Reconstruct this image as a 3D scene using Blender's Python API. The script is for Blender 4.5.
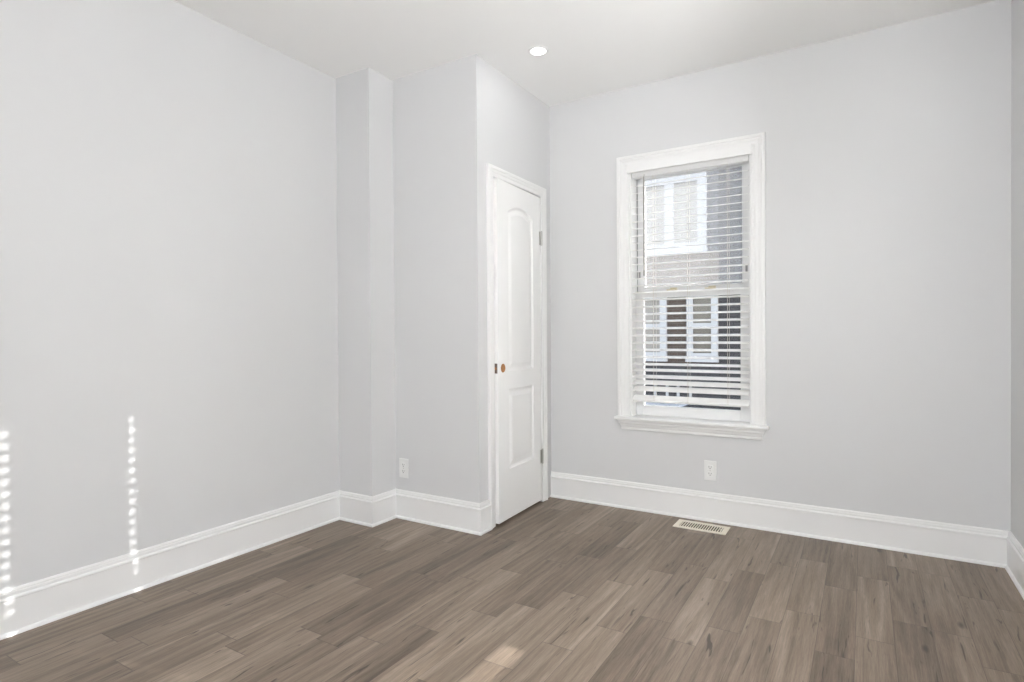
import bpy, bmesh, math, random
from mathutils import Vector, Matrix
random.seed(7)
PI = math.pi
sc = bpy.context.scene
for o in list(bpy.data.objects):
    bpy.data.objects.remove(o)
COL = sc.collection

# ------------------------------------------------------------------ room dimensions (metres)
H = 2.689                      # ceiling height
XL, XR = -2.756, 0.591         # left and right wall faces
YB, YF = 3.563, -1.70          # back (window) wall face, wall behind the camera
XP, Y1 = -2.480, 2.480         # pier
XC, YP = -1.853, 2.682         # closet corner
WT = 0.20                      # wall thickness
WX = -0.919                    # centre of the back window
WY = 1.850                     # centre of the right-hand window
GROUND = -1.30

# ------------------------------------------------------------------ camera
F_PX, YAW, PITCH, ROLL = 579.6, math.radians(31.315), math.radians(0.519), math.radians(-0.377)
cam_d = bpy.data.cameras.new('camera')
cam_d.sensor_fit = 'HORIZONTAL'
cam_d.sensor_width = 36.0
cam_d.lens = F_PX * 36.0 / 1024.0
cam_d.clip_start = 0.02
cam_d.clip_end = 300
cam = bpy.data.objects.new('camera', cam_d)
COL.objects.link(cam)
fw = Vector((-math.sin(YAW) * math.cos(PITCH), math.cos(YAW) * math.cos(PITCH), -math.sin(PITCH)))
rt = Vector((math.cos(YAW), math.sin(YAW), 0))
up = rt.cross(fw)
r2 = rt * math.cos(ROLL) + up * math.sin(ROLL)
u2 = -rt * math.sin(ROLL) + up * math.cos(ROLL)
M = Matrix.Identity(4)
for i in range(3):
    M[i][0], M[i][1], M[i][2] = r2[i], u2[i], -fw[i]
M[2][3] = 1.113
cam.matrix_world = M
sc.camera = cam

# ------------------------------------------------------------------ world, sun, exposure
sc.view_settings.view_transform = 'Standard'
sc.view_settings.look = 'None'
sc.view_settings.gamma = 1
sc.view_settings.use_curve_mapping = False
sc.view_settings.exposure = 0.12
sc.cycles.diffuse_bounces = 8
SUN_EL = math.radians(20.7)
SUN_AZ = math.atan2(0.226, 1.0)          # direction towards the sun, from +x towards +y
w = bpy.data.worlds.new('world')
sc.world = w
w.use_nodes = True
wn = w.node_tree.nodes
bg = wn['Background']
sky = wn.new('ShaderNodeTexSky')
sky.sky_type = 'NISHITA'
sky.sun_disc = False
sky.sun_elevation = SUN_EL
sky.sun_rotation = PI / 2 - SUN_AZ
hs = wn.new('ShaderNodeHueSaturation')           # thin bright overcast: a paler sky
hs.inputs['Saturation'].default_value = 0.35
w.node_tree.links.new(sky.outputs[0], hs.inputs['Color'])
w.node_tree.links.new(hs.outputs[0], bg.inputs['Color'])
bg.inputs['Strength'].default_value = 0.78
sd = bpy.data.lights.new('sun', 'SUN')
sd.energy = 9.5
sd.color = (1.0, 0.985, 0.96)
sd.angle = math.radians(0.40)
sun = bpy.data.objects.new('sun', sd)
COL.objects.link(sun)
to_sun = Vector((math.cos(SUN_EL) * math.cos(SUN_AZ), math.cos(SUN_EL) * math.sin(SUN_AZ), math.sin(SUN_EL)))
sun.rotation_euler = to_sun.to_track_quat('Z', 'Y').to_euler()
sun.location = (6, 3, 8)

# ------------------------------------------------------------------ recessed lamps: position, power
LAMPS = [(-1.543, 2.836, 0.6)]
FILL_GLOBE = (-0.30, 1.00, 2.00)     # added globe, out of view, that fills the room with light
FILL_GLOBE_W = 25.0
LAMP_COLOR = (0.985, 0.99, 0.985)

# ------------------------------------------------------------------ area lamps behind the right-hand blind and the added window
WX3 = -0.25                    # centre of the window added behind the camera for fill light


def window_light(loc, rot, power, sx, sy):
    d = bpy.data.lights.new('window_light', 'AREA')
    d.shape = 'RECTANGLE'
    d.size, d.size_y = sx, sy
    d.energy = power
    d.color = (0.963, 0.978, 1.0)
    o = bpy.data.objects.new('window_light', d)
    COL.objects.link(o)
    o.location = loc
    o.rotation_euler = rot


window_light((XR + 0.175, WY, 1.39), (0, PI / 2, 0), 205.0, 1.45, 0.62)      # onto the closed blind, which glows
window_light((WX3, YF - 0.175, 1.39), (-PI / 2, 0, PI), 78.0, 0.62, 1.45)  # fill light shining in at the added window



# ================================================================== materials
def mat(name, rgb, rough=0.5, metal=0.0, spec=0.5):
    m = bpy.data.materials.new(name)
    m.use_nodes = True
    b = m.node_tree.nodes['Principled BSDF']
    b.inputs['Base Color'].default_value = (*rgb, 1)
    b.inputs['Roughness'].default_value = rough
    b.inputs['Metallic'].default_value = metal
    b.inputs['Specular IOR Level'].default_value = spec
    return m


def add_noise(m, rgb, amount=0.03, scale=8.0, bump=0.0, bscale=400.0):
    """slight mottling of the paint and optional fine roller texture"""
    nt = m.node_tree
    b = nt.nodes['Principled BSDF']
    tc = nt.nodes.new('ShaderNodeTexCoord')
    n = nt.nodes.new('ShaderNodeTexNoise')
    n.inputs['Scale'].default_value = scale
    n.inputs['Detail'].default_value = 4
    nt.links.new(tc.outputs['Object'], n.inputs['Vector'])
    mx = nt.nodes.new('ShaderNodeMix')
    mx.data_type = 'RGBA'
    nt.links.new(n.outputs['Fac'], mx.inputs[0])
    mx.inputs[6].default_value = (*[c * (1 - amount) for c in rgb], 1)
    mx.inputs[7].default_value = (*[min(1, c * (1 + amount)) for c in rgb], 1)
    nt.links.new(mx.outputs[2], b.inputs['Base Color'])
    if bump:
        n2 = nt.nodes.new('ShaderNodeTexNoise')
        n2.inputs['Scale'].default_value = bscale
        nt.links.new(tc.outputs['Object'], n2.inputs['Vector'])
        bp = nt.nodes.new('ShaderNodeBump')
        bp.inputs['Strength'].default_value = bump
        bp.inputs['Distance'].default_value = 0.001
        nt.links.new(n2.outputs['Fac'], bp.inputs['Height'])
        nt.links.new(bp.outputs[0], b.inputs['Normal'])
    return m


WALL_RGB = (0.660, 0.662, 0.666)
M_WALL = add_noise(mat('wall_paint', WALL_RGB, 0.6, spec=0.3), WALL_RGB, 0.012, 3.0, 0.08)
CEIL_RGB = (0.865, 0.863, 0.853)
M_CEIL = add_noise(mat('ceiling_paint', CEIL_RGB, 0.8, spec=0.2), CEIL_RGB, 0.01, 3.0, 0.05)
TRIM_RGB = (0.815, 0.814, 0.808)
M_TRIM = add_noise(mat('trim_gloss_white', TRIM_RGB, 0.32), TRIM_RGB, 0.008, 6.0)
DOOR_RGB = (0.88, 0.880, 0.872)
M_DOOR = add_noise(mat('door_satin_white', DOOR_RGB, 0.38), DOOR_RGB, 0.008, 6.0)
M_VINYL = mat('window_vinyl', (0.80, 0.80, 0.80), 0.35)
M_SLAT = mat('blind_slat_white', (0.89, 0.885, 0.87), 0.35)
M_SLAT_GLOW = bpy.data.materials.new('blind_slat_translucent')
M_SLAT_GLOW.use_nodes = True
_nt = M_SLAT_GLOW.node_tree
_tl = _nt.nodes.new('ShaderNodeBsdfTranslucent')
_tl.inputs[0].default_value = (0.82, 0.815, 0.80, 1)
_mx = _nt.nodes.new('ShaderNodeMixShader')
_mx.inputs[0].default_value = 0.30
_nt.nodes['Principled BSDF'].inputs['Base Color'].default_value = (0.82, 0.815, 0.80, 1)
_nt.links.new(_nt.nodes['Principled BSDF'].outputs[0], _mx.inputs[1])
_nt.links.new(_tl.outputs[0], _mx.inputs[2])
_nt.links.new(_mx.outputs[0], _nt.nodes['Material Output'].inputs['Surface'])
M_CORD = mat('blind_cord', (0.68, 0.63, 0.55), 0.8)
M_WAND = mat('blind_wand', (0.30, 0.285, 0.25), 0.35)
M_TRACK = mat('jamb_track_grey', (0.25, 0.25, 0.255), 0.6)
M_STEEL = mat('satin_nickel', (0.55, 0.54, 0.52), 0.35, 1.0)
M_KEEPER = mat('keeper_beige', (0.62, 0.55, 0.40), 0.45)
M_RAWWOOD = add_noise(mat('raw_wood_bore', (0.33, 0.16, 0.06), 0.8), (0.33, 0.16, 0.06), 0.3, 90.0)
M_BRONZE = mat('bronze_latch', (0.16, 0.12, 0.10), 0.45, 0.6)
M_PLATE = mat('outlet_plastic', (0.80, 0.80, 0.79), 0.3)
M_SLOT = mat('outlet_slot_dark', (0.05, 0.05, 0.05), 0.6)
M_REG = mat('register_cream', (0.82, 0.76, 0.65), 0.42)
M_REGSHADE = mat('register_slot_shade', (0.05, 0.033, 0.02), 0.8)
M_GREYPANE = mat('pane_dark', (0.06, 0.065, 0.07), 0.08)


def glass_mat(name, glare=0.0):
    m = bpy.data.materials.new(name)
    m.use_nodes = True
    nt = m.node_tree
    nt.nodes.remove(nt.nodes['Principled BSDF'])
    out = nt.nodes['Material Output']
    tr = nt.nodes.new('ShaderNodeBsdfTransparent')
    tr.inputs[0].default_value = (0.95, 0.95, 0.95, 1)
    gl = nt.nodes.new('ShaderNodeBsdfGlossy')
    gl.inputs['Roughness'].default_value = 0.02
    fr = nt.nodes.new('ShaderNodeFresnel')
    fr.inputs['IOR'].default_value = 1.22
    mx = nt.nodes.new('ShaderNodeMixShader')
    nt.links.new(fr.outputs[0], mx.inputs[0])
    nt.links.new(tr.outputs[0], mx.inputs[1])
    nt.links.new(gl.outputs[0], mx.inputs[2])
    last = mx
    if glare:  # white translucent mix puts the glare on the pane into its material
        tl = nt.nodes.new('ShaderNodeBsdfTranslucent')
        tl.inputs[0].default_value = (0.9, 0.9, 0.9, 1)
        mx2 = nt.nodes.new('ShaderNodeMixShader')
        mx2.inputs[0].default_value = glare
        nt.links.new(mx.outputs[0], mx2.inputs[1])
        nt.links.new(tl.outputs[0], mx2.inputs[2])
        last = mx2
    nt.links.new(last.outputs[0], out.inputs['Surface'])
    return m


M_GLASS = glass_mat('clear_glass')
M_GLASS_GLARE = glass_mat('glare_glass', 0.15)


def emit_mat(name, rgb, s):
    m = mat(name, (0.9, 0.9, 0.9), 0.4)
    b = m.node_tree.nodes['Principled BSDF']
    b.inputs['Emission Color'].default_value = (*rgb, 1)
    b.inputs['Emission Strength'].default_value = s
    return m


M_LENS = emit_mat('lamp_lens', (1.0, 0.98, 0.95), 6.0)

# -------- floor planks: every plank carries a tone and a seed, its UVs are metres inside the plank
PW, PLEN = 0.1215, 0.62


def floor_material():
    m = bpy.data.materials.new('vinyl_plank_floor')
    m.use_nodes = True
    nt = m.node_tree
    N, L = nt.nodes, nt.links
    b = N['Principled BSDF']

    def math_(op, a, c=None, clamp=False):
        n = N.new('ShaderNodeMath')
        n.operation = op
        n.use_clamp = clamp
        for k, v in enumerate((a, c)):
            if v is None:
                continue
            if isinstance(v, (int, float)):
                n.inputs[k].default_value = v
            else:
                L.new(v, n.inputs[k])
        return n.outputs[0]

    def attr(nm):
        n = N.new('ShaderNodeAttribute')
        n.attribute_name = nm
        return n.outputs['Fac']

    tone, seed = attr('tone'), attr('seed')
    uv = N.new('ShaderNodeUVMap')
    uv.uv_map = 'plank'
    sx = N.new('ShaderNodeSeparateXYZ')
    L.new(uv.outputs[0], sx.inputs[0])
    u, v = sx.outputs[0], sx.outputs[1]
    off = math_('MULTIPLY', seed, 37.0)

    def vec(su, sv):
        c = N.new('ShaderNodeCombineXYZ')
        L.new(math_('MULTIPLY', u, su), c.inputs[0])
        L.new(math_('MULTIPLY', v, sv), c.inputs[1])
        L.new(off, c.inputs[2])
        return c.outputs[0]

    def noise(vc, detail=4, rough=0.55, dist=0.0):
        n = N.new('ShaderNodeTexNoise')
        n.inputs['Scale'].default_value = 1.0
        n.inputs['Detail'].default_value = detail
        n.inputs['Roughness'].default_value = rough
        n.inputs['Distortion'].default_value = dist
        L.new(vc, n.inputs['Vector'])
        return n.outputs['Fac']

    def ramp(fac, pts):
        r = N.new('ShaderNodeValToRGB')
        e = r.color_ramp.elements
        e[0].position, e[0].color = pts[0][0], (pts[0][1],) * 3 + (1,)
        e[1].position, e[1].color = pts[-1][0], (pts[-1][1],) * 3 + (1,)
        for p, c in pts[1:-1]:
            x = e.new(p)
            x.color = (c, c, c, 1)
        L.new(fac, r.inputs[0])
        return r.outputs[0]

    broad = noise(vec(15, 1.2), 2, 0.5, 1.0)         # wide bands along the plank
    grain = noise(vec(210, 6.0), 4, 0.6, 0.3)       # fine streaks
    fine = noise(vec(520, 22.0), 3, 0.6)
    cath = N.new('ShaderNodeTexWave')                # cathedral figure
    cath.wave_type = 'BANDS'
    cath.bands_direction = 'X'
    cath.inputs['Scale'].default_value = 9.0
    cath.inputs['Distortion'].default_value = 9.0
    cath.inputs['Detail'].default_value = 2.5
    cath.inputs['Detail Scale'].default_value = 0.55
    L.new(vec(1.0, 0.16), cath.inputs['Vector'])
    # dark mineral streaks and small knots
    streak = ramp(noise(vec(48, 4.2), 2, 0.5, 1.2), [(0.66, 0.0), (0.73, 1.0)])
    knot_n = N.new('ShaderNodeTexVoronoi')
    knot_n.inputs['Scale'].default_value = 1.0
    L.new(vec(9.0, 3.2), knot_n.inputs['Vector'])
    ksep = N.new('ShaderNodeSeparateXYZ')
    L.new(knot_n.outputs['Color'], ksep.inputs[0])
    kpick = math_('GREATER_THAN', ksep.outputs[0], 0.74)
    knot = math_('MULTIPLY', ramp(knot_n.outputs['Distance'], [(0.05, 1.0), (0.13, 0.0)]), kpick)

    val = math_('ADD', math_('MULTIPLY', math_('SUBTRACT', broad, 0.5), 0.95),
                math_('MULTIPLY', math_('SUBTRACT', grain, 0.5), 0.70))
    val = math_('ADD', val, math_('MULTIPLY', math_('SUBTRACT', fine, 0.5), 0.5))
    val = math_('ADD', val, math_('MULTIPLY', math_('SUBTRACT', cath.outputs['Fac'], 0.5), 0.09))
    val = math_('ADD', val, math_('MULTIPLY', math_('SUBTRACT', tone, 0.5), 0.58))
    val = math_('ADD', val, 0.5, True)
    cr = N.new('ShaderNodeValToRGB')
    e = cr.color_ramp.elements
    e[0].position, e[0].color = 0.0, (0.070, 0.049, 0.035, 1)
    e[1].position, e[1].color = 1.0, (0.395, 0.312, 0.245, 1)
    x = e.new(0.38); x.color = (0.172, 0.130, 0.095, 1)
    x = e.new(0.68); x.color = (0.260, 0.202, 0.153, 1)
    L.new(val, cr.inputs[0])
    dark = math_('MAXIMUM', math_('MULTIPLY', streak, 0.8), math_('MULTIPLY', knot, 0.8))
    mx = N.new('ShaderNodeMix')
    mx.data_type = 'RGBA'
    L.new(dark, mx.inputs[0])
    L.new(cr.outputs[0], mx.inputs[6])
    mx.inputs[7].default_value = (0.045, 0.032, 0.024, 1)
    # seams: groove around each plank
    def edge(c, size, w_):
        d = math_('MINIMUM', c, math_('SUBTRACT', size, c))
        return ramp(math_('DIVIDE', d, w_), [(0.25, 1.0), (1.0, 0.0)])
    seam = math_('MAXIMUM', edge(u, PW, 0.0016), edge(v, attr('plen'), 0.0022))
    mx2 = N.new('ShaderNodeMix')
    mx2.data_type = 'RGBA'
    L.new(math_('MULTIPLY', seam, 0.55), mx2.inputs[0])
    L.new(mx.outputs[2], mx2.inputs[6])
    mx2.inputs[7].default_value = (0.04, 0.03, 0.025, 1)
    L.new(mx2.outputs[2], b.inputs['Base Color'])
    rg = math_('ADD', math_('MULTIPLY', grain, 0.16), 0.34)
    L.new(rg, b.inputs['Roughness'])
    b.inputs['Specular IOR Level'].default_value = 0.45
    bp = N.new('ShaderNodeBump')
    bp.inputs['Strength'].default_value = 0.25
    bp.inputs['Distance'].default_value = 0.0012
    hgt = math_('SUBTRACT', math_('MULTIPLY', grain, 0.35), seam)
    L.new(hgt, bp.inputs['Height'])
    L.new(bp.outputs[0], b.inputs['Normal'])
    return m


M_FLOOR = floor_material()


def brick_mat(name, c1, c2, mortar, bw=0.22, bh=0.075, ms=0.008, rough=0.85):
    m = mat(name, c1, rough, spec=0.2)
    nt = m.node_tree
    b = nt.nodes['Principled BSDF']
    tc = nt.nodes.new('ShaderNodeTexCoord')
    mp = nt.nodes.new('ShaderNodeMapping')
    mp.inputs['Rotation'].default_value = (PI / 2, 0, 0)
    br = nt.nodes.new('ShaderNodeTexBrick')
    br.inputs['Color1'].default_value = (*c1, 1)
    br.inputs['Color2'].default_value = (*c2, 1)
    br.inputs['Mortar'].default_value = (*mortar, 1)
    br.inputs['Scale'].default_value = 1.0
    br.inputs['Brick Width'].default_value = bw
    br.inputs['Row Height'].default_value = bh
    br.inputs['Mortar Size'].default_value = ms
    nt.links.new(tc.outputs['Object'], mp.inputs[0])
    nt.links.new(mp.outputs[0], br.inputs['Vector'])
    nt.links.new(br.outputs['Color'], b.inputs['Base Color'])
    return m


M_BRICK = brick_mat('brown_brick', (0.085, 0.066, 0.055), (0.11, 0.085, 0.07), (0.13, 0.12, 0.11))
M_TANBRICK = brick_mat('tan_brick', (0.17, 0.145, 0.122), (0.20, 0.17, 0.142), (0.22, 0.20, 0.18))
M_SHINGLE = brick_mat('slate_shingle', (0.11, 0.113, 0.122), (0.15, 0.153, 0.162), (0.06, 0.06, 0.065), 0.2, 0.16, 0.012)
M_GREYBRICK = brick_mat('grey_painted_brick', (0.062, 0.061, 0.064), (0.08, 0.079, 0.082), (0.04, 0.04, 0.042))
M_STONE = brick_mat('dark_stone_base', (0.055, 0.055, 0.06), (0.07, 0.07, 0.075), (0.035, 0.035, 0.035), 0.6, 0.3, 0.012)
M_HOUSETRIM = mat('house_white_trim', (0.45, 0.46, 0.48), 0.5)
M_REFLPANE = mat('house_pane_pale', (0.27, 0.255, 0.235), 0.25)  # beige reflection put into the pane colour
M_PALEPANE = mat('house_pane_bright', (0.31, 0.30, 0.275), 0.25)
M_PANEBROWN = mat('house_pane_brown', (0.13, 0.12, 0.105), 0.12)
M_ASPHALT = add_noise(mat('asphalt', (0.10, 0.10, 0.105), 0.9), (0.10, 0.10, 0.105), 0.2, 40.0)
M_CONCRETE = add_noise(mat('concrete', (0.40, 0.39, 0.37), 0.9), (0.40, 0.39, 0.37), 0.1, 10.0)
M_CARPAINT = mat('car_paint_silver_blue', (0.17, 0.20, 0.24), 0.25, 0.2)
M_CARGLASS = mat('car_glass', (0.015, 0.017, 0.02), 0.05)
M_TYRE = mat('tyre_rubber', (0.03, 0.03, 0.03), 0.8)
M_EXT = mat('outside_wall_render', (0.45, 0.44, 0.42), 0.9)


# ================================================================== mesh helpers
def link(name, bm, m, parent=None, smooth=False, loc=None):
    me = bpy.data.meshes.new(name)
    bmesh.ops.recalc_face_normals(bm, faces=bm.faces)
    bm.to_mesh(me)
    bm.free()
    me.materials.append(m)
    if smooth:
        for p in me.polygons:
            p.use_smooth = True
    o = bpy.data.objects.new(name, me)
    COL.objects.link(o)
    if parent:
        o.parent = parent
    if loc is not None:
        o.location = loc
    return o


def tag(o, label, cat, group=None, kind=None):
    o['label'] = label
    o['category'] = cat
    if group:
        o['group'] = group
    if kind:
        o['kind'] = kind
    return o


def empty(name, loc=(0, 0, 0), rz=0.0):
    o = bpy.data.objects.new(name, None)
    o.empty_display_size = 0.1
    COL.objects.link(o)
    o.location = loc
    o.rotation_euler = (0, 0, rz)
    return o


def box(bm, x0, x1, y0, y1, z0, z1, bev=0.0):
    t = bmesh.new()
    vs = [t.verts.new((x, y, z)) for x in (x0, x1) for y in (y0, y1) for z in (z0, z1)]
    for f in ((0, 1, 3, 2), (4, 6, 7, 5), (0, 4, 5, 1), (2, 3, 7, 6), (0, 2, 6, 4), (1, 5, 7, 3)):
        t.faces.new([vs[i] for i in f])
    if bev:
        bmesh.ops.bevel(t, geom=list(t.edges), offset=bev, segments=2, profile=0.5, affect='EDGES')
    merge(bm, t)


def merge(bm, t, mtx=None):
    me = bpy.data.meshes.new('tmp')
    t.to_mesh(me)
    t.free()
    if mtx is not None:
        me.transform(mtx)
    bm.from_mesh(me)
    bpy.data.meshes.remove(me)


def cyl(bm, p0, p1, r, seg=16, r1=None):
    p0, p1 = Vector(p0), Vector(p1)
    d = p1 - p0
    t = bmesh.new()
    bmesh.ops.create_cone(t, cap_ends=True, segments=seg, radius1=r, radius2=r if r1 is None else r1, depth=d.length)
    q = d.to_track_quat('Z', 'Y').to_matrix().to_4x4()
    merge(bm, t, Matrix.Translation((p0 + p1) / 2) @ q)


def sweep(bm, path, prof, mapf, seg=None, close_prof=True, caps=True):
    """Sweep a profile [(out_in_plane, out_of_plane)] along a 2-D path with mitred corners.
    In-plane offset goes to the LEFT of the travel direction. mapf(a, b, h) -> 3-D point."""
    n = len(path)
    P = [Vector(p) for p in path]
    nrm = []
    for i in range(n - 1):
        d = (P[i + 1] - P[i]).normalized()
        nrm.append(Vector((-d.y, d.x)))
    mit = []
    for i in range(n):
        if i == 0:
            mit.append(nrm[0])
        elif i == n - 1:
            mit.append(nrm[-1])
        else:
            s = nrm[i - 1] + nrm[i]
            mit.append(s / (1 + nrm[i - 1].dot(nrm[i])))
    i0, i1 = seg if seg else (0, n - 1)
    rings = []
    for i in range(i0, i1 + 1):
        ring = []
        for o, h in prof:
            q = P[i] + mit[i] * o
            ring.append(bm.verts.new(mapf(q.x, q.y, h)))
        rings.append(ring)
    k = len(prof)
    for a, b in zip(rings[:-1], rings[1:]):
        for j in range(k if close_prof else k - 1):
            bm.faces.new((a[j], a[(j + 1) % k], b[(j + 1) % k], b[j]))
    if caps:
        bm.faces.new(rings[0])
        bm.faces.new(rings[-1])


def grid_wall(bm, a0, a1, z0, z1, holes, mk):
    """boxes covering a rectangle minus rectangular holes; mk(a0,a1,z0,z1) adds one box"""
    xs = sorted({a0, a1, *[h[0] for h in holes], *[h[1] for h in holes]})
    for xa, xb in zip(xs[:-1], xs[1:]):
        hs = sorted([(h[2], h[3]) for h in holes if h[0] <= xa and h[1] >= xb])
        z = z0
        for ha, hb in hs:
            if ha > z:
                mk(xa, xb, z, ha)
            z = hb
        if z < z1:
            mk(xa, xb, z, z1)


# ================================================================== room shell
OW = 0.363                               # half width of a window opening
OZ0, OZ1 = 0.582, 2.172                  # window opening heights
DY0, DY1, DZ = 2.835, 3.414, 2.040       # closet door opening

# ---- floor: one mesh, each plank a face with its own tone
ROW = {0: 2.465, 1: 2.675, -1: 2.900, -2: 2.565, -3: 2.428, -4: 2.265, -5: 2.097, -6: 2.215, -7: 2.056, -8: 1.845,
       -9: 2.258, -10: 2.058, -11: 1.915, -12: 1.705, -14: 2.060}
TONES = {(-5, 0): 0.86, (-6, 0): 0.48, (-7, -1): 0.66, (-9, 0): 0.42, (-10, 0): 0.30, (-9, -1): 0.72, (-10, -1): 0.72, (-4, 0): 0.40,
         (-1, 0): 0.40, (-3, 0): 0.70, (1, -1): 0.28, (0, -1): 0.50, (-8, 0): 0.75, (-12, -1): 0.25, (-11, 0): 0.40, (-14, 0): 0.25,
         (-11, -1): 0.75, (0, 0): 0.62, (-2, -1): 0.62, (2, -1): 0.22, (3, -1): 0.2, (-5, -1): 0.45}
bm = bmesh.new()
uvl = bm.loops.layers.uv.new('plank')
lt = bm.faces.layers.float.new('tone')
ls = bm.faces.layers.float.new('seed')
lp = bm.faces.layers.float.new('plen')
FX0, FX1, FY0, FY1 = XL - 0.05, XR + 0.05, YF - 0.05, YB + 0.05
i0 = math.floor((FX0 + 0.03) / PW)
i1 = math.ceil((FX1 + 0.03) / PW)
for i in range(i0, i1):
    xa, xb = -0.03 + i * PW, -0.03 + (i + 1) * PW
    ca, cb = max(xa, FX0), min(xb, FX1)
    if cb <= ca:
        continue
    base = ROW.get(i, random.random() * PLEN)
    k0 = math.floor((FY0 - base) / PLEN)
    k1 = math.ceil((FY1 - base) / PLEN)
    for k in range(k0, k1):
        ya, yb_ = base + k * PLEN, base + (k + 1) * PLEN
        da, db = max(ya, FY0), min(yb_, FY1)
        if db <= da:
            continue
        vs = [bm.verts.new(p) for p in ((ca, da, 0), (cb, da, 0), (cb, db, 0), (ca, db, 0))]
        f = bm.faces.new(vs)
        for lo, (px, py) in zip(f.loops, ((ca, da), (cb, da), (cb, db), (ca, db))):
            lo[uvl].uv = (px - xa, py - ya)
        f[lt] = TONES.get((i, k), min(1, max(0, random.gauss(0.48, 0.15))))
        f[ls] = random.random()
        f[lp] = PLEN
# underside slab
box(bm, FX0, FX1, FY0, FY1, -0.15, -0.004)
me = bpy.data.meshes.new('floor')
bm.to_mesh(me)
bm.free()
me.materials.append(M_FLOOR)
floor = bpy.data.objects.new('floor', me)
COL.objects.link(floor)
tag(floor, 'grey-brown wood plank floor of the empty room', 'floor', kind='structure')

bm = bmesh.new()
box(bm, XL - WT, XR + WT, YF - WT, YB + WT, H, H + 0.15)
tag(link('ceiling', bm, M_CEIL), 'smooth white ceiling with one recessed light in view', 'ceiling', kind='structure')

bm = bmesh.new()
box(bm, XL - WT, XL, YF - WT, YB + WT, -0.15, H)
tag(link('wall_left', bm, M_WALL), 'long pale grey left wall with two dotted strips of sunlight', 'wall', kind='structure')

bm = bmesh.new()
grid_wall(bm, XL, XR + WT, -0.15, H, [(WX - OW, WX + OW, OZ0, OZ1)], lambda a, b, c, d: box(bm, a, b, YB, YB + WT, c, d))
tag(link('wall_back', bm, M_WALL), 'pale grey back wall around the window with white blinds', 'wall', kind='structure')

bm = bmesh.new()
grid_wall(bm, YF - WT, YB, -0.15, H, [(WY - OW, WY + OW, OZ0, OZ1)], lambda a, b, c, d: box(bm, XR, XR + WT, a, b, c, d))
tag(link('wall_right', bm, M_WALL), 'pale grey right wall, a sliver at the edge of the picture', 'wall', kind='structure')

bm = bmesh.new()
grid_wall(bm, XL, XR, -0.15, H, [(WX3 - OW, WX3 + OW, OZ0, OZ1)], lambda a, b, c, d: box(bm, a, b, YF - WT, YF, c, d))
tag(link('wall_front', bm, M_WALL), 'pale grey wall closing the room opposite the window', 'wall', kind='structure')

bm = bmesh.new()
box(bm, XL, XP, Y1, YP + 0.10, 0, H)
tag(link('wall_pier', bm, M_WALL), 'narrow pale grey pier boxed out of the corner left of the closet', 'wall', kind='structure')

bm = bmesh.new()
box(bm, XP, XC - 0.11, YP, YP + 0.11, 0, H)
tag(link('wall_closet_front', bm, M_WALL), 'shaded grey closet wall with an outlet low on it', 'wall', kind='structure')

bm = bmesh.new()
grid_wall(bm, YP, YB, 0, H, [(DY0 - 0.018, DY1 + 0.018, 0, DZ + 0.018)], lambda a, b, c, d: box(bm, XC - 0.11, XC, a, b, c, d))
tag(link('wall_closet_side', bm, M_WALL), 'bright closet wall holding the white panel door', 'wall', kind='structure')

# ---- baseboards: one stepped profile run round the room with mitres
BB = [(0, 0), (0.0263, 0), (0.0263, 0.005), (0.0235, 0.011), (0.016, 0.015), (0.016, 0.132), (0.0195, 0.135), (0.0195, 0.141),
      (0.0170, 0.1445), (0.0130, 0.1465), (0.0130, 0.1580), (0.0110, 0.1600), (0.0110, 0.1655), (0.0070, 0.1715), (0, 0.1715)]
DC = 0.062                               # door casing width
path = [(XC, DY0 - DC), (XC, YP), (XP, YP), (XP, Y1), (XL, Y1), (XL, YF), (XR, YF), (XR, YB), (XC, YB)]
for nm, s, lab in (('baseboard_closet_side', (0, 1), 'short white baseboard between closet corner and door casing'),
                   ('baseboard_closet_front', (1, 2), 'white baseboard under the outlet on the closet front'),
                   ('baseboard_pier', (2, 4), 'white baseboard wrapping the narrow pier'),
                   ('baseboard_left', (4, 5), 'tall white baseboard along the left wall'),
                   ('baseboard_front', (5, 6), 'white baseboard on the wall opposite the window'),
                   ('baseboard_right', (6, 7), 'white baseboard along the right wall'),
                   ('baseboard_back', (7, 8), 'tall white baseboard below the window')):
    bm = bmesh.new()
    sweep(bm, path, BB, lambda a, b, h: (a, b, h), seg=s)
    tag(link(nm, bm, M_TRIM), lab, 'baseboard', kind='structure')

# ================================================================== closet door
door = empty('door_1', (XC, DY0, 0))
tag(door, 'white two-panel arched closet door, slightly ajar, knob missing', 'door', kind='structure')
dl = Vector((XC, DY0, 0))
# casing: path up the near side, over, down the far side; offset to the left = outwards of the opening
CASE = [(0, 0), (0, 0.009), (0.006, 0.012), (0.022, 0.0125), (0.027, 0.0155), (0.040, 0.0165), (0.044, 0.0195), (0.058, 0.0195), (0.062, 0.016), (0.062, 0)]
bm = bmesh.new()
sweep(bm, [(0, 0), (0, DZ), (DY1 - DY0, DZ), (DY1 - DY0, 0)], CASE, lambda a, b, h: (h, a, b))
link('casing', bm, M_TRIM, door)
bm = bmesh.new()
for a, b_ in ((-0.018, 0), (DY1 - DY0, DY1 - DY0 + 0.018)):
    box(bm, -0.11, 0.0, a, b_, 0, DZ + 0.018)
box(bm, -0.11, 0.0, 0, DY1 - DY0, DZ, DZ + 0.018)
box(bm, -0.06, -0.048, 0, 0.012, 0, DZ)
box(bm, -0.06, -0.048, DY1 - DY0 - 0.012, DY1 - DY0, 0, DZ)
box(bm, -0.06, -0.048, 0, DY1 - DY0, DZ - 0.012, DZ)
link('jamb', bm, M_TRIM, door)

LW, LT, LZ0, LZ1 = 0.569, 0.035, 0.014, 2.030      # leaf


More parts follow.
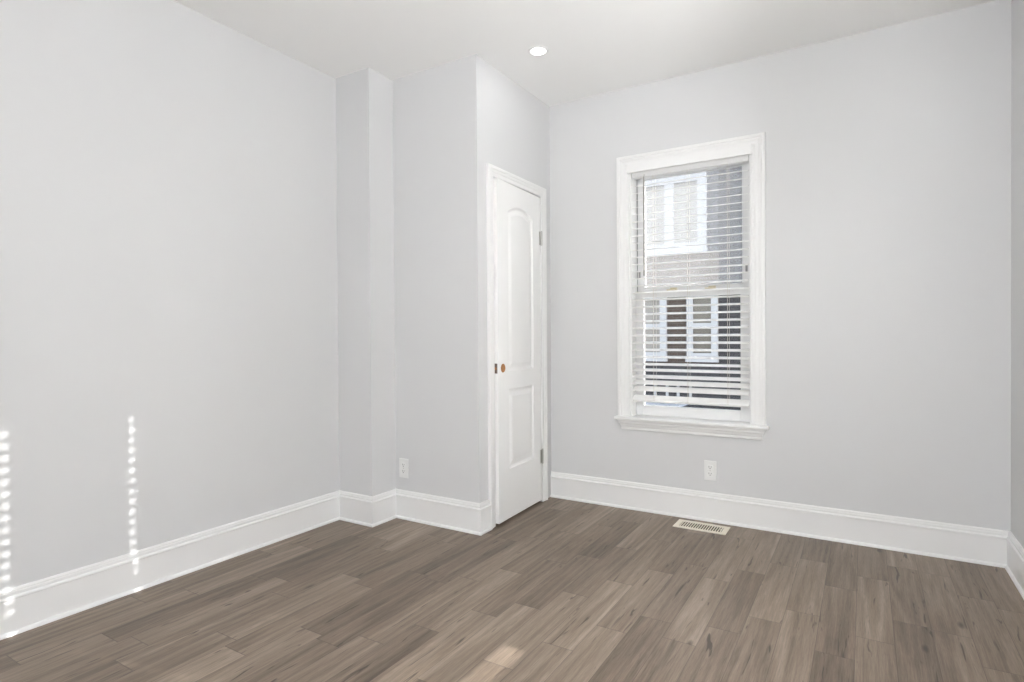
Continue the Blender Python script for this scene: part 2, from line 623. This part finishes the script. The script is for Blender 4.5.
def panel_outline(ya, yb2, za, zb, rise, d, n=17):
    """outline of a raised panel inset by d; straight or segmental-arched top"""
    w_ = (yb2 - ya) / 2
    cy = (ya + yb2) / 2
    pts = [(ya + d, za + d), (yb2 - d, za + d)]
    if rise:
        R = (w_ * w_ + rise * rise) / (2 * rise)
        zc = zb - R
        for i in range(n):
            y = (w_ - d) * (1 - 2 * i / (n - 1))
            pts.append((cy + y, zc + math.sqrt((R - d) ** 2 - y * y)))
    else:
        for i in range(n):
            y = (w_ - d) * (1 - 2 * i / (n - 1))
            pts.append((cy + y, zb - d))
    return pts


# leaf local space: origin on the hinge axis, y runs -LW..0, front face x = 0
leaf_pivot_y = DY1 - DY0 - 0.005
bm = bmesh.new()
PROF = [(0.0, 0.0), (0.004, -0.004), (0.010, -0.0085), (0.016, -0.0095), (0.022, -0.0090), (0.045, -0.0015), (0.050, -0.001)]
ys, ye = -LW + 0.122, -0.112
panels = [(ys, ye, 0.900, 1.905, 0.045), (ys, ye, 0.312, 0.792, 0.0)]
outer = [bm.verts.new((0, y, z)) for y, z in ((-LW, LZ0), (0, LZ0), (0, LZ1), (-LW, LZ1))]
edges = [bm.edges.new((outer[i], outer[(i + 1) % 4])) for i in range(4)]
for (ya, yb2, za, zb, rise) in panels:
    prev = None
    for d, h in PROF:
        ring = [bm.verts.new((h, y, z)) for y, z in panel_outline(ya, yb2, za, zb, rise, d)]
        k = len(ring)
        if prev is None:
            edges += [bm.edges.new((ring[i], ring[(i + 1) % k])) for i in range(k)]
        else:
            for i in range(k):
                bm.faces.new((prev[i], prev[(i + 1) % k], ring[(i + 1) % k], ring[i]))
        prev = ring
    bm.faces.new(prev)
bmesh.ops.triangle_fill(bm, use_beauty=True, edges=edges)
back = [bm.verts.new((-LT, v.co.y, v.co.z)) for v in outer]
bm.faces.new(back)
for i in range(4):
    j = (i + 1) % 4
    bm.faces.new((outer[i], outer[j], back[j], back[i]))
leaf = link('leaf', bm, M_DOOR, door, loc=(0.006, leaf_pivot_y, 0))
leaf.rotation_euler = (0, 0, math.radians(2.3))
# raw-wood bore where the knob is missing (a shallow ring and its floor)
BZ = 0.922


def lathe(bm, prof, seg, mtx):
    t = bmesh.new()
    rings = []
    for r, h in prof:
        rings.append([t.verts.new((r * math.cos(2 * PI * s / seg), r * math.sin(2 * PI * s / seg), h)) for s in range(seg)] if r > 1e-6
                     else [t.verts.new((0, 0, h))])
    for a, b in zip(rings[:-1], rings[1:]):
        if len(a) == 1 and len(b) == 1:
            continue
        for s in range(seg):
            s2 = (s + 1) % seg
            if len(b) == 1:
                t.faces.new((a[s], a[s2], b[0]))
            elif len(a) == 1:
                t.faces.new((a[0], b[s2], b[s]))
            else:
                t.faces.new((a[s], a[s2], b[s2], b[s]))
    merge(bm, t, mtx)


FACE_X = Matrix.Rotation(PI / 2, 4, 'Y')           # lathe axis z -> +x
bm = bmesh.new()
lathe(bm, [(0.0, 0.0006), (0.0225, 0.0006), (0.0235, 0.0012), (0.0255, 0.0012), (0.0262, 0.0)], 28, Matrix.Translation((0, -LW + 0.058, BZ)) @ FACE_X)
b = link('knob_bore', bm, M_RAWWOOD, leaf)
b['label'] = 'round brown raw-wood hole for the missing knob'
bm = bmesh.new()
box(bm, -0.030, -0.005, -LW - 0.0012, -LW + 0.001, BZ - 0.029, BZ + 0.029, 0.0005)
b = link('latch_plate', bm, M_BRONZE, leaf)
bm = bmesh.new()
cyl(bm, (-0.0175, -LW - 0.0016, BZ), (-0.0175, -LW + 0.001, BZ), 0.0085, 20)
link('latch_bore', bm, M_RAWWOOD, leaf)
for z in (1.760, 0.306):
    bm = bmesh.new()
    for k in range(5):
        cyl(bm, (0.0065, 0.0015, z - 0.044 + k * 0.0178), (0.0065, 0.0015, z - 0.044 + k * 0.0178 + 0.0170), 0.0065, 14)
    box(bm, -0.001, 0.0012, -0.022, 0.0, z - 0.0445, z + 0.0445)
    cyl(bm, (0.0065, 0.0015, z - 0.049), (0.0065, 0.0015, z + 0.050), 0.0045, 12)
    link('hinge', bm, M_STEEL, leaf, smooth=False)

# ================================================================== windows
WCASE = [(0, 0), (0, 0.010), (0.006, 0.013), (0.020, 0.0135), (0.026, 0.016), (0.042, 0.0165), (0.048, 0.020), (0.058, 0.0205), (0.062, 0.026), (0.076, 0.026), (0.078, 0.023), (0.078, 0)]
APRON = [(0, 0), (0.014, 0), (0.016, 0.006), (0.016, 0.020), (0.020, 0.026), (0.024, 0.040), (0.030, 0.046), (0.031, 0.060), (0.036, 0.066), (0.036, 0.072), (0, 0.072)]


def frame_bm(bm, x0, x1, z0, z1, y0, y1, sl, sr, rb, rt_, bev=0.003):
    box(bm, x0, x0 + sl, y0, y1, z0, z1, bev)
    box(bm, x1 - sr, x1, y0, y1, z0, z1, bev)
    box(bm, x0 + sl - 0.001, x1 - sr + 0.001, y0, y1, z0, z0 + rb, bev)
    box(bm, x0 + sl - 0.001, x1 - sr + 0.001, y0, y1, z1 - rt_, z1, bev)


def make_window(name, loc, rz, label):
    win = empty(name, loc, rz)
    tag(win, label, 'window', kind='structure')
    bm = bmesh.new()
    # side and head casing, offset to the left of an upward path on the left edge
    sweep(bm, [(-OW, OZ0 + 0.012), (-OW, OZ1), (OW, OZ1), (OW, OZ0 + 0.012)], WCASE, lambda a, b_, h: (a, -h, b_))
    link('casing', bm, M_TRIM, win)
    bm = bmesh.new()
    box(bm, -OW - 0.094, OW + 0.094, -0.050, 0.0, OZ0 - 0.008, OZ0 + 0.0115, 0.005)
    box(bm, -OW + 0.0005, OW - 0.0005, -0.004, 0.085, OZ0 + 0.0005, OZ0 + 0.0110)
    link('sill', bm, M_TRIM, win)
    bm = bmesh.new()
    e = OW + 0.040
    # apron profile runs round three sides so that its ends return to the wall
    sweep(bm, [(-e, 0.0), (-e, -0.001), (e, -0.001), (e, 0.0)][::-1], APRON, lambda a, b_, h: (a, b_, OZ0 - 0.073 + 0.9 * h))
    link('apron', bm, M_TRIM, win)
    bm = bmesh.new()
    t = 0.010
    box(bm, -OW, -OW + t, 0.0, WT, OZ0, OZ1)
    box(bm, OW - t, OW, 0.0, WT, OZ0, OZ1)
    box(bm, -OW, OW, 0.0, WT, OZ1 - t, OZ1)
    box(bm, -OW, OW, 0.085, WT + 0.03, OZ0, OZ0 + 0.012)
    link('jamb', bm, M_TRIM, win)
    bm = bmesh.new()
    for s in (-1, 1):
        xi = s * (OW - t)
        box(bm, min(xi, xi - s * 0.001), max(xi, xi - s * 0.001), 0.110, 0.117, OZ0 + 0.012, OZ1 - t)
    link('track', bm, M_TRACK, win)
    S0, S1 = -OW + t + 0.0015, OW - t - 0.010
    up_ = bmesh.new()
    frame_bm(up_, S0, S1, 1.375, OZ1 - t, 0.116, 0.146, 0.047, 0.049, 0.045, 0.040)
    us = link('upper_sash', up_, M_VINYL, win)
    bm = bmesh.new()
    box(bm, S0 + 0.045, S1 - 0.047, 0.129, 0.132, 1.418, OZ1 - t - 0.038)
    link('glass', bm, M_GLASS_GLARE, us)
    for x in (S0 + 0.014, S1 - 0.024):
        bm = bmesh.new()
        box(bm, x - 0.006, x + 0.006, 0.110, 0.1165, 1.485, 1.528, 0.002)
        link('vent_stop', bm, mat('vent_stop_grey', (0.30, 0.30, 0.30), 0.5) if 'vent_stop_grey' not in bpy.data.materials else bpy.data.materials['vent_stop_grey'], us)
    lo = bmesh.new()
    frame_bm(lo, S0, S1, OZ0 + 0.012, 1.392, 0.078, 0.110, 0.050, 0.053, 0.064, 0.042)
    lsx = link('lower_sash', lo, M_VINYL, win)
    bm = bmesh.new()
    box(bm, S0 + 0.048, S1 - 0.051, 0.092, 0.095, OZ0 + 0.074, 1.352)
    link('glass', bm, M_GLASS, lsx)
    for x in (-0.12, 0.115):
        bm = bmesh.new()
        box(bm, x - 0.032, x + 0.032, 0.080, 0.108, 1.3915, 1.400, 0.002)
        cyl(bm, (x, 0.094, 1.399), (x, 0.094, 1.408), 0.012, 18)
        box(bm, x - 0.006, x + 0.034, 0.083, 0.093, 1.402, 1.409, 0.002)
        link('sash_lock', bm, M_KEEPER, lsx)
    return win


def slat_bm(bm, z, tilt, half, hole, d=0.030, x0=-0.352, x1=0.346):
    """one slat, gently crowned; hole = (along, across) half sizes of the cord holes, tilt = inner edge up (radians)"""
    th = 0.0032
    cs = [-0.025, -0.0125, 0.0, 0.0125, 0.025]
    if hole:
        cs = [-0.025, -0.015, -hole[1], hole[1], 0.015, 0.025]
    xs = [x0, x1]
    if hole:
        xs = [x0]
        for c in CORDS_LIFT:
            xs += [c - hole[0], c + hole[0]]
        xs.append(x1)

    def P(x, c, s):
        crown = 0.0012 * (1 - (c / 0.025) ** 2)
        h = s * th / 2 + crown
        # inner edge is c < 0 ; positive tilt lifts the inner edge
        y = d + c * math.cos(tilt) + h * math.sin(tilt)
        zz = z - c * math.sin(tilt) + h * math.cos(tilt)
        return (x, y, zz)
    V = {}
    for i, x in enumerate(xs):
        for j, c in enumerate(cs):
            for s in (-1, 1):
                V[i, j, s] = bm.verts.new(P(x, c, s))
    nj = len(cs)
    solid = {}
    for i in range(len(xs) - 1):
        for j in range(nj - 1):
            solid[i, j] = not (hole and i % 2 == 1 and j == 2)
    for (i, j), ok in solid.items():
        if not ok:
            continue
        for s in (-1, 1):
            bm.faces.new((V[i, j, s], V[i + 1, j, s], V[i + 1, j + 1, s], V[i, j + 1, s]))
        for di, dj, a, b_ in ((-1, 0, (i, j), (i, j + 1)), (1, 0, (i + 1, j), (i + 1, j + 1)), (0, -1, (i, j), (i + 1, j)), (0, 1, (i, j + 1), (i + 1, j + 1))):
            if not solid.get((i + di, j + dj), False):
                bm.faces.new((V[(*a, -1)], V[(*b_, -1)], V[(*b_, 1)], V[(*a, 1)]))


CORDS = (-0.211, 0.0, 0.232)
CORDS_LIFT = (-0.217, 0.224)


def make_blind(loc, rz, label, zs, tilt, rail_z, rail_tilt, closed=False):
    bl = empty('window_blind', loc, rz)
    tag(bl, label, 'blind')
    bm = bmesh.new()
    box(bm, -0.368, 0.374, -0.040, -0.028, 2.136, 2.194, 0.003)
    for x in (-0.368, 0.362):
        box(bm, x, x + 0.012, -0.030, -0.0275, 2.136, 2.194)
    link('valance', bm, M_TRIM, bl)
    bm = bmesh.new()
    box(bm, -0.349, 0.349, 0.004, 0.056, 2.134 if closed else 2.112, 2.158, 0.003)
    link('headrail', bm, M_TRIM, bl)
    bm = bmesh.new()
    for z, t in zip(zs, tilt):
        slat_bm(bm, z, t, 0.025, (0.0088, 0.0068) if closed else None)
    link('slats', bm, M_SLAT_GLOW if closed else M_SLAT, bl)
    bm = bmesh.new()
    t_ = bmesh.new()
    box(t_, -0.354, 0.348, -0.026, 0.026, -0.009, 0.009, 0.004)
    merge(bm, t_, Matrix.Translation((0, 0.030, rail_z)) @ Matrix.Rotation(-rail_tilt, 4, 'X'))
    rail = link('bottom_rail', bm, M_SLAT, bl)
    for c in CORDS:
        bm = bmesh.new()
        cyl(bm, (c, 0.0030, rail_z - 0.006), (c, 0.0042, rail_z - 0.005), 0.006, 12)
        link('cord_plug', bm, M_SLAT, rail)
        bm = bmesh.new()
        for y in (0.0030, 0.0570):
            cyl(bm, (c + (0.012 if closed else 0), y, rail_z), (c + (0.012 if closed else 0), y, 2.115), 0.0010, 6)
        link('ladder_cord', bm, M_CORD, bl)
    bm = bmesh.new()
    cyl(bm, (-0.268, -0.006, 1.500), (-0.268, -0.006, 2.105), 0.0040, 8)
    cyl(bm, (-0.268, -0.006, 2.100), (-0.268, 0.006, 2.125), 0.0022, 8)
    cyl(bm, (-0.268, -0.006, 1.485), (-0.268, -0.006, 1.512), 0.0050, 8)
    link('tilt_wand', bm, M_WAND, bl)
    return bl


make_window('window_1', (WX, YB, 0), 0.0, 'white double-hung window with stepped casing in the back wall')
P_ = 0.04545
z_in = [2.058 - P_ * k for k in range(26)] + [0.884, 0.840, 0.800, 0.758]
TL = math.radians(-13)                                  # inner edge down
tl = [TL] * 26 + [math.radians(-15), math.radians(-19), math.radians(-27), math.radians(-32)]
zc = [z + 0.025 * math.sin(-t) for z, t in zip(z_in, tl)]
make_blind((WX, YB, 0), 0.0, 'white slatted venetian blind lowered over the back window, slats open', zc, tl, 0.708, math.radians(-36))

make_window('window_2', (XR, WY, 0), -PI / 2, 'white double-hung window in the right wall, outside the picture')
zs2 = [2.108 - 0.045 * k for k in range(31)]
make_blind((XR, WY, 0), -PI / 2, 'white slatted venetian blind closed over the right-hand window', zs2, [math.radians(66)] * 31, 0.698, math.radians(60), True)
make_window('fill_window', (WX3, YF, 0), PI, 'white double-hung window without a blind, added unseen opposite the view for fill light')


# ================================================================== outlets
def make_outlet(loc, rz, label):
    o = empty('wall_outlet', loc, rz)                   # local: x right, -y out of the wall
    tag(o, label, 'outlet', group='electrical outlets')
    bm = bmesh.new()
    box(bm, -0.036, 0.036, -0.0065, -0.0005, -0.059, 0.059, 0.003)
    link('plate', bm, M_PLATE, o)
    for z in (0.0195, -0.0195):
        bm = bmesh.new()
        box(bm, -0.0165, 0.0165, -0.0085, -0.0055, z - 0.0135, z + 0.0135, 0.004)
        r = link('receptacle', bm, M_PLATE, o)
        bm = bmesh.new()
        box(bm, -0.0078, -0.0056, -0.0090, -0.0080, z - 0.001, z + 0.0085)
        box(bm, 0.0056, 0.0076, -0.0090, -0.0080, z, z + 0.0075)
        cyl(bm, (0, -0.0090, z - 0.0070), (0, -0.0080, z - 0.0070), 0.0027, 12)
        link('slot', bm, M_SLOT, r)
    bm = bmesh.new()
    cyl(bm, (0, -0.0078, 0), (0, -0.0060, 0), 0.0030, 12)
    link('screw', bm, M_STEEL, o)
    return o


make_outlet((-2.410, YP, 0.307), 0.0, 'white outlet on the closet wall beside the pier')
make_outlet((-0.787, YB, 0.301), 0.0, 'white outlet below the window on the back wall')

# ================================================================== floor register
reg = empty('floor_register', (-0.806, 3.415, 0))
tag(reg, 'cream metal floor vent set in the planks below the window', 'vent')
RW, RD = 0.146, 0.072
bm = bmesh.new()
IW, ID = 0.118, 0.046
for (a, b_, c, d) in ((-RW, RW, -RD, -ID), (-RW, RW, ID, RD), (-RW, -IW, -ID, ID), (IW, RW, -ID, ID)):
    box(bm, a, b_, c, d, 0.0008, 0.0048)
bmesh.ops.remove_doubles(bm, verts=bm.verts, dist=1e-5)
link('frame', bm, M_REG, reg)
bm = bmesh.new()
n = 17
for k in range(n):
    x = -IW + (k + 0.5) * 2 * IW / n
    box(bm, x - 0.0024, x + 0.0024, -ID, ID, 0.0010, 0.0044)
link('louver', bm, M_REG, reg)
bm = bmesh.new()
box(bm, -IW, IW, -ID, ID, 0.0003, 0.0008)  # flat sheet close under the louvers, its dark colour standing for slot shade
link('damper', bm, M_REGSHADE, reg)
bm = bmesh.new()
box(bm, IW - 0.012, IW - 0.004, -0.012, 0.012, 0.0040, 0.0075, 0.001)
link('lever', bm, M_REG, reg)


# ================================================================== recessed lamps
def make_lamp(x, y, power, label):
    o = empty('recessed_light', (x, y, H))
    tag(o, label, 'ceiling light', group='recessed ceiling lights')
    bm = bmesh.new()
    lathe(bm, [(0.041, -0.0005), (0.042, -0.0035), (0.047, -0.0050), (0.056, -0.0035), (0.058, -0.0003)], 48, Matrix.Identity(4))
    link('trim_ring', bm, M_CEIL, o, smooth=True)
    bm = bmesh.new()
    lathe(bm, [(0.0, -0.0030), (0.028, -0.0028), (0.0415, -0.0015)], 48, Matrix.Identity(4))
    link('lens', bm, M_LENS, o, smooth=True)
    ld = bpy.data.lights.new('lamp_light', 'AREA')
    ld.shape = 'DISK'
    ld.size = 0.082
    ld.energy = power
    ld.color = LAMP_COLOR
    lo = bpy.data.objects.new('lamp_light', ld)
    COL.objects.link(lo)
    lo.parent = o
    lo.location = (0, 0, -0.006)
    return o


for x, y, pw in LAMPS:
    make_lamp(x, y, pw, 'lit round recessed ceiling light in front of the closet door')

# added glowing globe, an unseen fill light shaped as a pendant
gx, gy, gz = FILL_GLOBE
GR = 0.15
fill_root = empty('fill_globe', (gx, gy, H))
tag(fill_root, 'round glowing globe added outside the picture as fill light for the room', 'ceiling light')
bm = bmesh.new()
lathe(bm, [(0.0, -0.030), (0.050, -0.028), (0.062, -0.012), (0.064, -0.0005)], 32, Matrix.Identity(4))
link('canopy', bm, M_STEEL, fill_root, smooth=True)
bm = bmesh.new()
cyl(bm, (0, 0, -0.029), (0, 0, gz + GR - 0.005 - H), 0.006, 12)
link('stem', bm, M_STEEL, fill_root)
bm = bmesh.new()
bmesh.ops.create_uvsphere(bm, u_segments=32, v_segments=20, radius=GR, matrix=Matrix.Translation((0, 0, gz - H)))
M_FILL_GLOBE = emit_mat('fill_globe_emission', LAMP_COLOR, FILL_GLOBE_W / (4 * PI * PI * GR * GR))
link('globe', bm, M_FILL_GLOBE, fill_root, smooth=True)

# ================================================================== outside
bm = bmesh.new()
box(bm, -40, 30, YB + WT + 0.3, 40, GROUND - 0.2, GROUND)
box(bm, XR + WT + 0.3, 40, -40, YB + WT + 0.3, GROUND - 0.2, GROUND)
tag(link('ground', bm, M_CONCRETE), 'pale concrete ground outside the window', 'ground', kind='structure')
bm = bmesh.new()
box(bm, -40, 30, 5.4, 12.6, GROUND, GROUND + 0.02)
tag(link('road', bm, M_ASPHALT), 'dark asphalt street beyond the window', 'road', kind='structure')

HY = 15.0


def house_window(parent, x0, x1, z0, z1, panes, fr=0.17, zmid=None, pane_m=M_PANEBROWN, y=HY):
    bm = bmesh.new()
    box(bm, x0, x0 + fr, y - 0.10, y + 0.02, z0, z1)
    box(bm, x1 - fr, x1, y - 0.10, y + 0.02, z0, z1)
    box(bm, x0 + fr, x1 - fr, y - 0.10, y + 0.02, z0, z0 + fr * 0.8)
    box(bm, x0 + fr, x1 - fr, y - 0.10, y + 0.02, z1 - fr * 0.8, z1)
    iw = x1 - x0 - 2 * fr
    for k in range(1, panes):
        xm = x0 + fr + iw * k / panes
        box(bm, xm - fr * 0.55, xm + fr * 0.55, y - 0.09, y + 0.02, z0 + fr * 0.8, z1 - fr * 0.8)
    if zmid:
        box(bm, x0 + fr, x1 - fr, y - 0.085, y + 0.02, zmid - 0.05, zmid + 0.05)
    if z0 > 0:
        box(bm, x0 - 0.015, x1 + 0.015, y - 0.16, y + 0.02, z0 - 0.10, z0)
    fo = link('window', bm, M_HOUSETRIM, parent)
    bm = bmesh.new()
    box(bm, x0 + fr, x1 - fr, y - 0.045, y - 0.02, z0 + fr * 0.8, z1 - fr * 0.8)
    link('pane', bm, pane_m, fo)


ha = empty('row_house', (-6.0, HY, GROUND))
tag(ha, 'brown brick row house with white windows seen through the blinds', 'house')


def hpart(name, m, parent, boxes, ox, oy):
    bm = bmesh.new()
    for b_ in boxes:
        box(bm, b_[0] - ox, b_[1] - ox, b_[2] - oy, b_[3] - oy, b_[4] - GROUND, b_[5] - GROUND)
    return link(name, bm, m, parent)


hpart('brick_wall', M_BRICK, ha, [(-11, -3.09, HY, HY + 6, 0.30, 2.26)], -6.0, HY)
hpart('brick_band', M_TANBRICK, ha, [(-11, -3.09, HY - 0.02, HY + 6, 2.26, 3.2)], -6.0, HY)
hpart('stone_base', M_STONE, ha, [(-11, -3.09, HY - 0.06, HY + 6, GROUND, 0.30)], -6.0, HY)
hpart('mansard_roof', M_SHINGLE, ha, [(-11, -3.09, HY - 0.02, HY + 6, 3.2, 6.5)], -6.0, HY)
hb = empty('row_house', (0.0, HY, GROUND))
tag(hb, 'dark grey painted row house right of the brown brick one', 'house')
hpart('painted_wall', M_GREYBRICK, hb, [(-3.09, 5.5, HY, HY + 6, -0.1, 5.6)], 0.0, HY)
hpart('stone_base', M_STONE, hb, [(-3.09, 5.5, HY - 0.05, HY + 6, GROUND, -0.1)], 0.0, HY)
hpart('mansard_roof', M_SHINGLE, hb, [(-3.09, 5.5, HY - 0.02, HY + 6, 5.6, 6.5)], 0.0, HY)
for args in (dict(x0=-5.25, x1=-3.37, z0=3.28, z1=5.17, panes=2, pane_m=M_PALEPANE, fr=0.22),
             dict(x0=-5.32, x1=-4.39, z0=0.52, z1=2.16, panes=1, zmid=1.35, pane_m=M_REFLPANE),
             dict(x0=-3.87, x1=-3.11, z0=0.52, z1=2.16, panes=1, zmid=1.35, fr=0.155),
             dict(x0=-4.72, x1=-3.75, z0=-0.62, z1=-0.12, panes=3, fr=0.06, pane_m=M_GREYPANE)):
    zz = dict(args)
    zz['x0'] += 6.0
    zz['x1'] += 6.0
    zz['z0'] -= GROUND
    zz['z1'] -= GROUND
    if zz.get('zmid'):
        zz['zmid'] -= GROUND
    house_window(ha, y=0.0, **zz)
for x0 in (-1.6, 1.4):
    for z0 in (0.5, 3.4):
        house_window(hb, x0, x0 + 0.95, z0 - GROUND, z0 + 1.7 - GROUND, 1, y=0.0, zmid=z0 + 0.85 - GROUND)


# ---- parked car: side profile lofted across its width (x along the street)
def make_car(loc, label, paint):
    car = empty('parked_car', loc)
    tag(car, label, 'car')
    prof = [(-2.15, 0.32), (-2.22, 0.62), (-2.10, 0.92), (-1.80, 0.99), (-1.55, 1.40), (-1.20, 1.55), (-0.20, 1.585), (0.25, 1.52),
            (1.02, 1.05), (1.75, 0.95), (2.12, 0.78), (2.20, 0.55), (2.12, 0.32)]
    bm = bmesh.new()
    half = 0.90
    rings = []
    for s in (-1.0, -0.93, 0.93, 1.0):
        ring = []
        for x, z in prof:
            inset = 0.0 if z < 1.0 else (z - 1.0) * 0.32
            zz = z - (0.03 if abs(s) == 1.0 and z > 0.7 else 0.0)
            ring.append(bm.verts.new((x, s * half - math.copysign(inset, s), zz)))
        rings.append(ring)
    k = len(prof)
    for a, b_ in zip(rings[:-1], rings[1:]):
        for j in range(k):
            bm.faces.new((a[j], a[(j + 1) % k], b_[(j + 1) % k], b_[j]))
    bm.faces.new(rings[0])
    bm.faces.new(rings[-1])
    link('body', bm, paint, car)
    for nm, p, q in (('windscreen', (0.30, 1.505), (0.97, 1.095)), ('rear_window', (-1.58, 1.37), (-1.78, 1.03))):
        bm = bmesh.new()
        v = [bm.verts.new((x + (0.012 if x > 0 else -0.012), y, z + 0.010)) for x, z, y in
             ((p[0], p[1], -0.62), (q[0], q[1], -0.74), (q[0], q[1], 0.74), (p[0], p[1], 0.62))]
        bm.faces.new(v)
        link(nm, bm, M_CARGLASS, car)
    for s in (-1, 1):
        bm = bmesh.new()
        for xa, xb in ((-1.40, -0.48), (-0.40, 0.42)):
            pts = ((xa, 1.06), (xb + (0.30 if xb > 0 else 0.0), 1.06), (xb - 0.06, 1.47), (xa + (0.15 if xa < -1 else 0.0), 1.47))
            bm.faces.new([bm.verts.new((x, s * (half - (z - 1.0) * 0.32 + 0.006), z)) for x, z in pts])
        link('side_window', bm, M_CARGLASS, car)
    for x in (-1.38, 1.36):
        for s in (-1, 1):
            bm = bmesh.new()
            cyl(bm, (x, s * 0.70, 0.33), (x, s * 0.915, 0.33), 0.33, 28)
            wv = link('wheel', bm, M_TYRE, car)
            bm = bmesh.new()
            cyl(bm, (x, s * 0.90, 0.33), (x, s * 0.925, 0.33), 0.21, 20)
            link('hubcap', bm, M_STEEL, wv)
    return car


make_car((-2.20, 7.0, GROUND + 0.02), 'silver-blue car parked in the street just beyond the window', M_CARPAINT)
